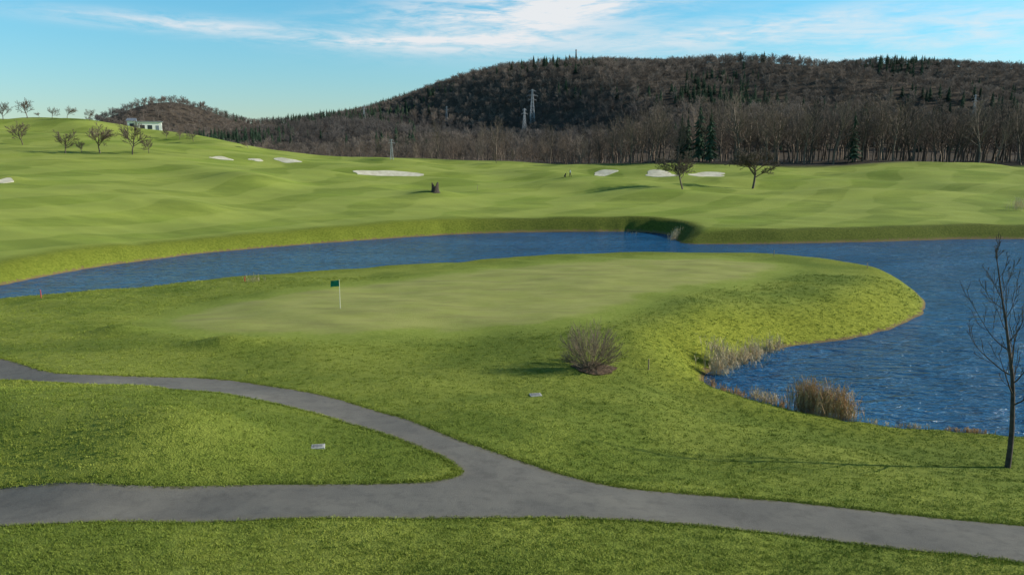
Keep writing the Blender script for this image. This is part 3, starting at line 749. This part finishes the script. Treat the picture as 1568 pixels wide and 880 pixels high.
part('windows',[(-1.2,-3.03,1.0,0.2,-2.9,2.3),(1.0,-3.03,1.0,2.4,-2.9,2.3),(5.1,-1.5,1.0,5.23,0,2.3),(-4.3,-2.03,1.5,-3.0,-1.9,2.8)],m_glass,he)
part('door',[(3.4,-3.035,0,4.4,-2.9,2.2)],m_roof,he)

# ------------------------------------------------------------------ golfer + trolley
def skin_fig(name,V,E,Rr,mat,parent,root=0,sub=1):
    me=bpy.data.meshes.new(name); me.from_pydata(V,E,[]); me.materials.append(mat)
    o=new_obj(name,me,parent); m=o.modifiers.new('skin','SKIN'); m.use_smooth_shade=True
    for i,r_ in enumerate(Rr):
        me.skin_vertices[0].data[i].radius=(r_,r_) if not isinstance(r_,tuple) else r_
    me.skin_vertices[0].data[root].use_root=True
    s_=o.modifiers.new('sub','SUBSURF'); s_.levels=sub; s_.render_levels=sub
    return o
m_skin=simple_mat('skin',(0.45,0.26,0.18),(0.5,0.3,0.2),3,0.6,0)
m_jkt=simple_mat('jacket_cloth',(0.70,0.70,0.70),(0.8,0.8,0.79),3,0.9,0)
m_trs=simple_mat('trousers_cloth',(0.03,0.03,0.04),(0.05,0.05,0.06),3,0.9,0)
m_hair=simple_mat('hair',(0.04,0.03,0.02),(0.07,0.05,0.03),6,0.8,0)
def golfer(p,rotz,s=1.0):
    g=empty('golfer',p); g.rotation_euler=(0,0,rotz); g.scale=(s,s,s)
    V=[(0,0,0.95),(0,0,1.12),(0.0,0,1.30),(-0.01,0,1.43),(-0.02,0,1.52),
       (0.02,0.19,1.40),(0.06,0.25,1.14),(-0.10,0.27,0.93),
       (0.02,-0.19,1.40),(0.10,-0.25,1.15),(0.12,-0.26,0.90)]
    E=[(0,1),(1,2),(2,3),(3,4),(3,5),(5,6),(6,7),(3,8),(8,9),(9,10)]
    skin_fig('jacket',V,E,[0.155,0.14,0.165,0.10,0.06,0.075,0.055,0.042,0.075,0.055,0.042],m_jkt,g)
    V=[(0,0,0.97),(-0.01,0.09,0.88),(-0.13,0.10,0.50),(-0.16,0.10,0.10),(0.0,-0.09,0.88),(0.08,-0.10,0.49),(0.26,-0.10,0.12)]
    skin_fig('trousers',V,[(0,1),(1,2),(2,3),(0,4),(4,5),(5,6)],[0.13,0.10,0.07,0.055,0.10,0.07,0.055],m_trs,g)
    for sx,sy,sz,tilt in ((-0.16,0.10,0.05,0),(0.27,-0.10,0.07,0.3)):
        skin_fig('shoe',[(sx+0.06,sy,sz-0.0),(sx-0.06,sy,sz-0.01),(sx-0.17,sy,sz-0.02-tilt*0.05)],[(0,1),(1,2)],[0.045,0.042,0.03],m_trs,g)
    V=[(-0.02,0,1.50),(-0.03,0,1.60),(-0.03,0,1.68),(-0.02,0,1.73),(-0.115,0,1.63),(-0.03,0.085,1.64),(-0.03,-0.085,1.64),(-0.10,0,1.57)]
    skin_fig('head',V,[(0,1),(1,2),(2,3),(2,4),(1,5),(1,6),(1,7)],[0.055,0.08,0.09,0.06,0.016,0.018,0.018,0.035],m_skin,g)
    skin_fig('hair',[(0.015,0,1.63),(0.01,0,1.71),(-0.04,0,1.755)],[(0,1),(1,2)],[0.08,0.09,0.06],m_hair,g)
    for hx_,hy_,hz_ in ((-0.12,0.27,0.90),(0.12,-0.26,0.87)):
        V=[(hx_,hy_,hz_),(hx_-0.01,hy_,hz_-0.05)];E=[(0,1)];Rr=[0.03,0.035]
        skin_fig('palm',V,E,Rr,m_skin,g)
        for k in range(4):
            o=(k-1.5)*0.02; l=(0.065,0.078,0.072,0.055)[k]
            skin_fig('finger',[(hx_+o,hy_,hz_-0.06),(hx_+o-0.004,hy_,hz_-0.06-l*.5),(hx_+o-0.02,hy_,hz_-0.06-l)],[(0,1),(1,2)],[0.010,0.009,0.008],m_skin,g)
        skin_fig('thumb',[(hx_-0.03,hy_,hz_-0.02),(hx_-0.055,hy_,hz_-0.05),(hx_-0.06,hy_,hz_-0.085)],[(0,1),(1,2)],[0.012,0.010,0.009],m_skin,g)
p=hit(873,271); golfer(p,0.0,1.05)
q=(p[0]-1.15,p[1]+0.1,h1(p[0]-1.15,p[1]+0.1)); te=empty('golf_trolley',q)
segs=[]
for sy in (-0.3,0.3):
    for k in range(14):
        a0=6.283*k/14;a1=6.283*(k+1)/14; segs.append(((0.14*math.cos(a0),sy,0.15+0.14*math.sin(a0)),(0.14*math.cos(a1),sy,0.15+0.14*math.sin(a1)),0.022,0.022))
        if k%2==0: segs.append(((0,sy,0.15),(0.14*math.cos(a0),sy,0.15+0.14*math.sin(a0)),0.006,0.006))
segs+=[((0,-.3,.15),(0,.3,.15),.015,.015),((-0.25,0,0.08),(0.45,0,0.9),.018,.018),((0.45,0,0.9),(0.75,0,0.98),.018,.018),((0,0,.15),(0.1,0,.45),.015,.015)]
v,f_=tubes(segs,6); new_obj('frame',new_mesh('frame',v,f_,(m_trs,)),te)
segs=[((-0.28,0,0.12),(-0.05,0,0.62),0.13,0.14),((-0.05,0,0.62),(0.10,0,0.95),0.14,0.15),((-0.05,0,.25),(0.06,0,.5),.09,.09)]
for k in range(6): segs.append(((0.10,0.02*(k-3),0.9),(0.25+0.01*k,0.03*(k-3),1.22+0.02*(k%3)),0.008,0.008)); segs.append(((0.25+0.01*k,0.03*(k-3),1.22),(0.30+0.01*k,0.03*(k-3),1.30),0.03,0.03))
v,f_=tubes(segs,8); new_obj('bag',new_mesh('bag',v,f_,(m_trs,)),te)

# ------------------------------------------------------------------ light and sky
ELEV=math.radians(24); sx,sy_=1.0,0.13; nrm=math.hypot(sx,sy_); sx/=nrm; sy_/=nrm
sun_dir=Vector((math.cos(ELEV)*sx,math.cos(ELEV)*sy_,math.sin(ELEV)))
sd_=bpy.data.lights.new('sun','SUN'); sd_.energy=5.0; sd_.angle=math.radians(0.5); sd_.color=(1.0,0.94,0.80)
so=bpy.data.objects.new('sun',sd_); scene.collection.objects.link(so)
so.rotation_euler=(-sun_dir).to_track_quat('-Z','Y').to_euler(); so.location=(200,30,100)
w=bpy.data.worlds.new('World'); scene.world=w; w.use_nodes=True; nt=w.node_tree; nt.nodes.clear()
out=nt.nodes.new('ShaderNodeOutputWorld'); bg=nt.nodes.new('ShaderNodeBackground'); nt.links.new(bg.outputs[0],out.inputs[0])
sk=nt.nodes.new('ShaderNodeTexSky'); sk.sky_type='NISHITA'; sk.sun_disc=False; sk.sun_elevation=ELEV; sk.sun_rotation=math.atan2(sx,sy_)
sk.altitude=200; sk.air_density=1.0; sk.dust_density=0.3; sk.ozone_density=1.5
tc=nt.nodes.new('ShaderNodeTexCoord').outputs['Generated']
sep=nt.nodes.new('ShaderNodeSeparateXYZ'); nt.links.new(tc,sep.inputs[0]); dx,dy,dz=sep.outputs
def gauss(x0,z0,sx_,sz_,tilt=0.0):
    a=math_n(nt,'DIVIDE',math_n(nt,'SUBTRACT',dx,x0),sx_)
    zz=math_n(nt,'SUBTRACT',math_n(nt,'SUBTRACT',dz,z0),math_n(nt,'MULTIPLY',math_n(nt,'SUBTRACT',dx,x0),tilt))
    b=math_n(nt,'DIVIDE',zz,sz_)
    s_=math_n(nt,'ADD',math_n(nt,'MULTIPLY',a,a),math_n(nt,'MULTIPLY',b,b))
    return math_n(nt,'EXPONENT',math_n(nt,'MULTIPLY',s_,-1.0))
front=maprange(nt,dy,0.0,0.4)
masks=[(gauss(-0.36,0.133,0.12,0.009,-0.03),1.0),(gauss(-0.17,0.122,0.11,0.006,0.02),0.8),(gauss(0.0,0.150,0.16,0.028,0.05),1.3),(gauss(0.17,0.185,0.2,0.020,0.12),1.1),(gauss(-0.05,0.12,0.12,0.012,0.05),0.7),(gauss(0.52,0.120,0.33,0.028,0.02),0.85),(gauss(0.25,0.13,0.18,0.012,0.1),0.7)]
tot=None
for g_,k_ in masks:
    v_=math_n(nt,'MULTIPLY',g_,k_); tot=v_ if tot is None else math_n(nt,'ADD',tot,v_)
vv=scalev(nt,tc,(3.0,3.0,22.0)); n1=noise(nt,vv,2.2,7,0.62,0.6)
vv2=scalev(nt,tc,(6.0,6.0,30.0)); n2=noise(nt,vv2,4.0,5,0.65,0.8)
nn=math_n(nt,'ADD',math_n(nt,'MULTIPLY',n1,0.7),math_n(nt,'MULTIPLY',n2,0.3))
cl=math_n(nt,'MULTIPLY',tot,maprange(nt,nn,0.36,0.62))
cl=math_n(nt,'MULTIPLY',math_n(nt,'MULTIPLY',cl,front),0.88,clamp=True)
t1=maprange(nt,dz,0.0,0.18); t2=maprange(nt,dz,0.30,0.60)
tint=mixc(nt,t1,(0.93,1.15,1.30),(0.72,1.50,1.68)); tint=mixc(nt,t2,tint,(0.38,0.52,0.56))
skyc=mixc(nt,1.0,sk.outputs[0],tint,'MULTIPLY')
skyc=mixc(nt,cl,skyc,(8.5,8.8,9.1))
nt.links.new(skyc,bg.inputs[0]); bg.inputs[1].default_value=0.095
print('done',time.time()-T0)
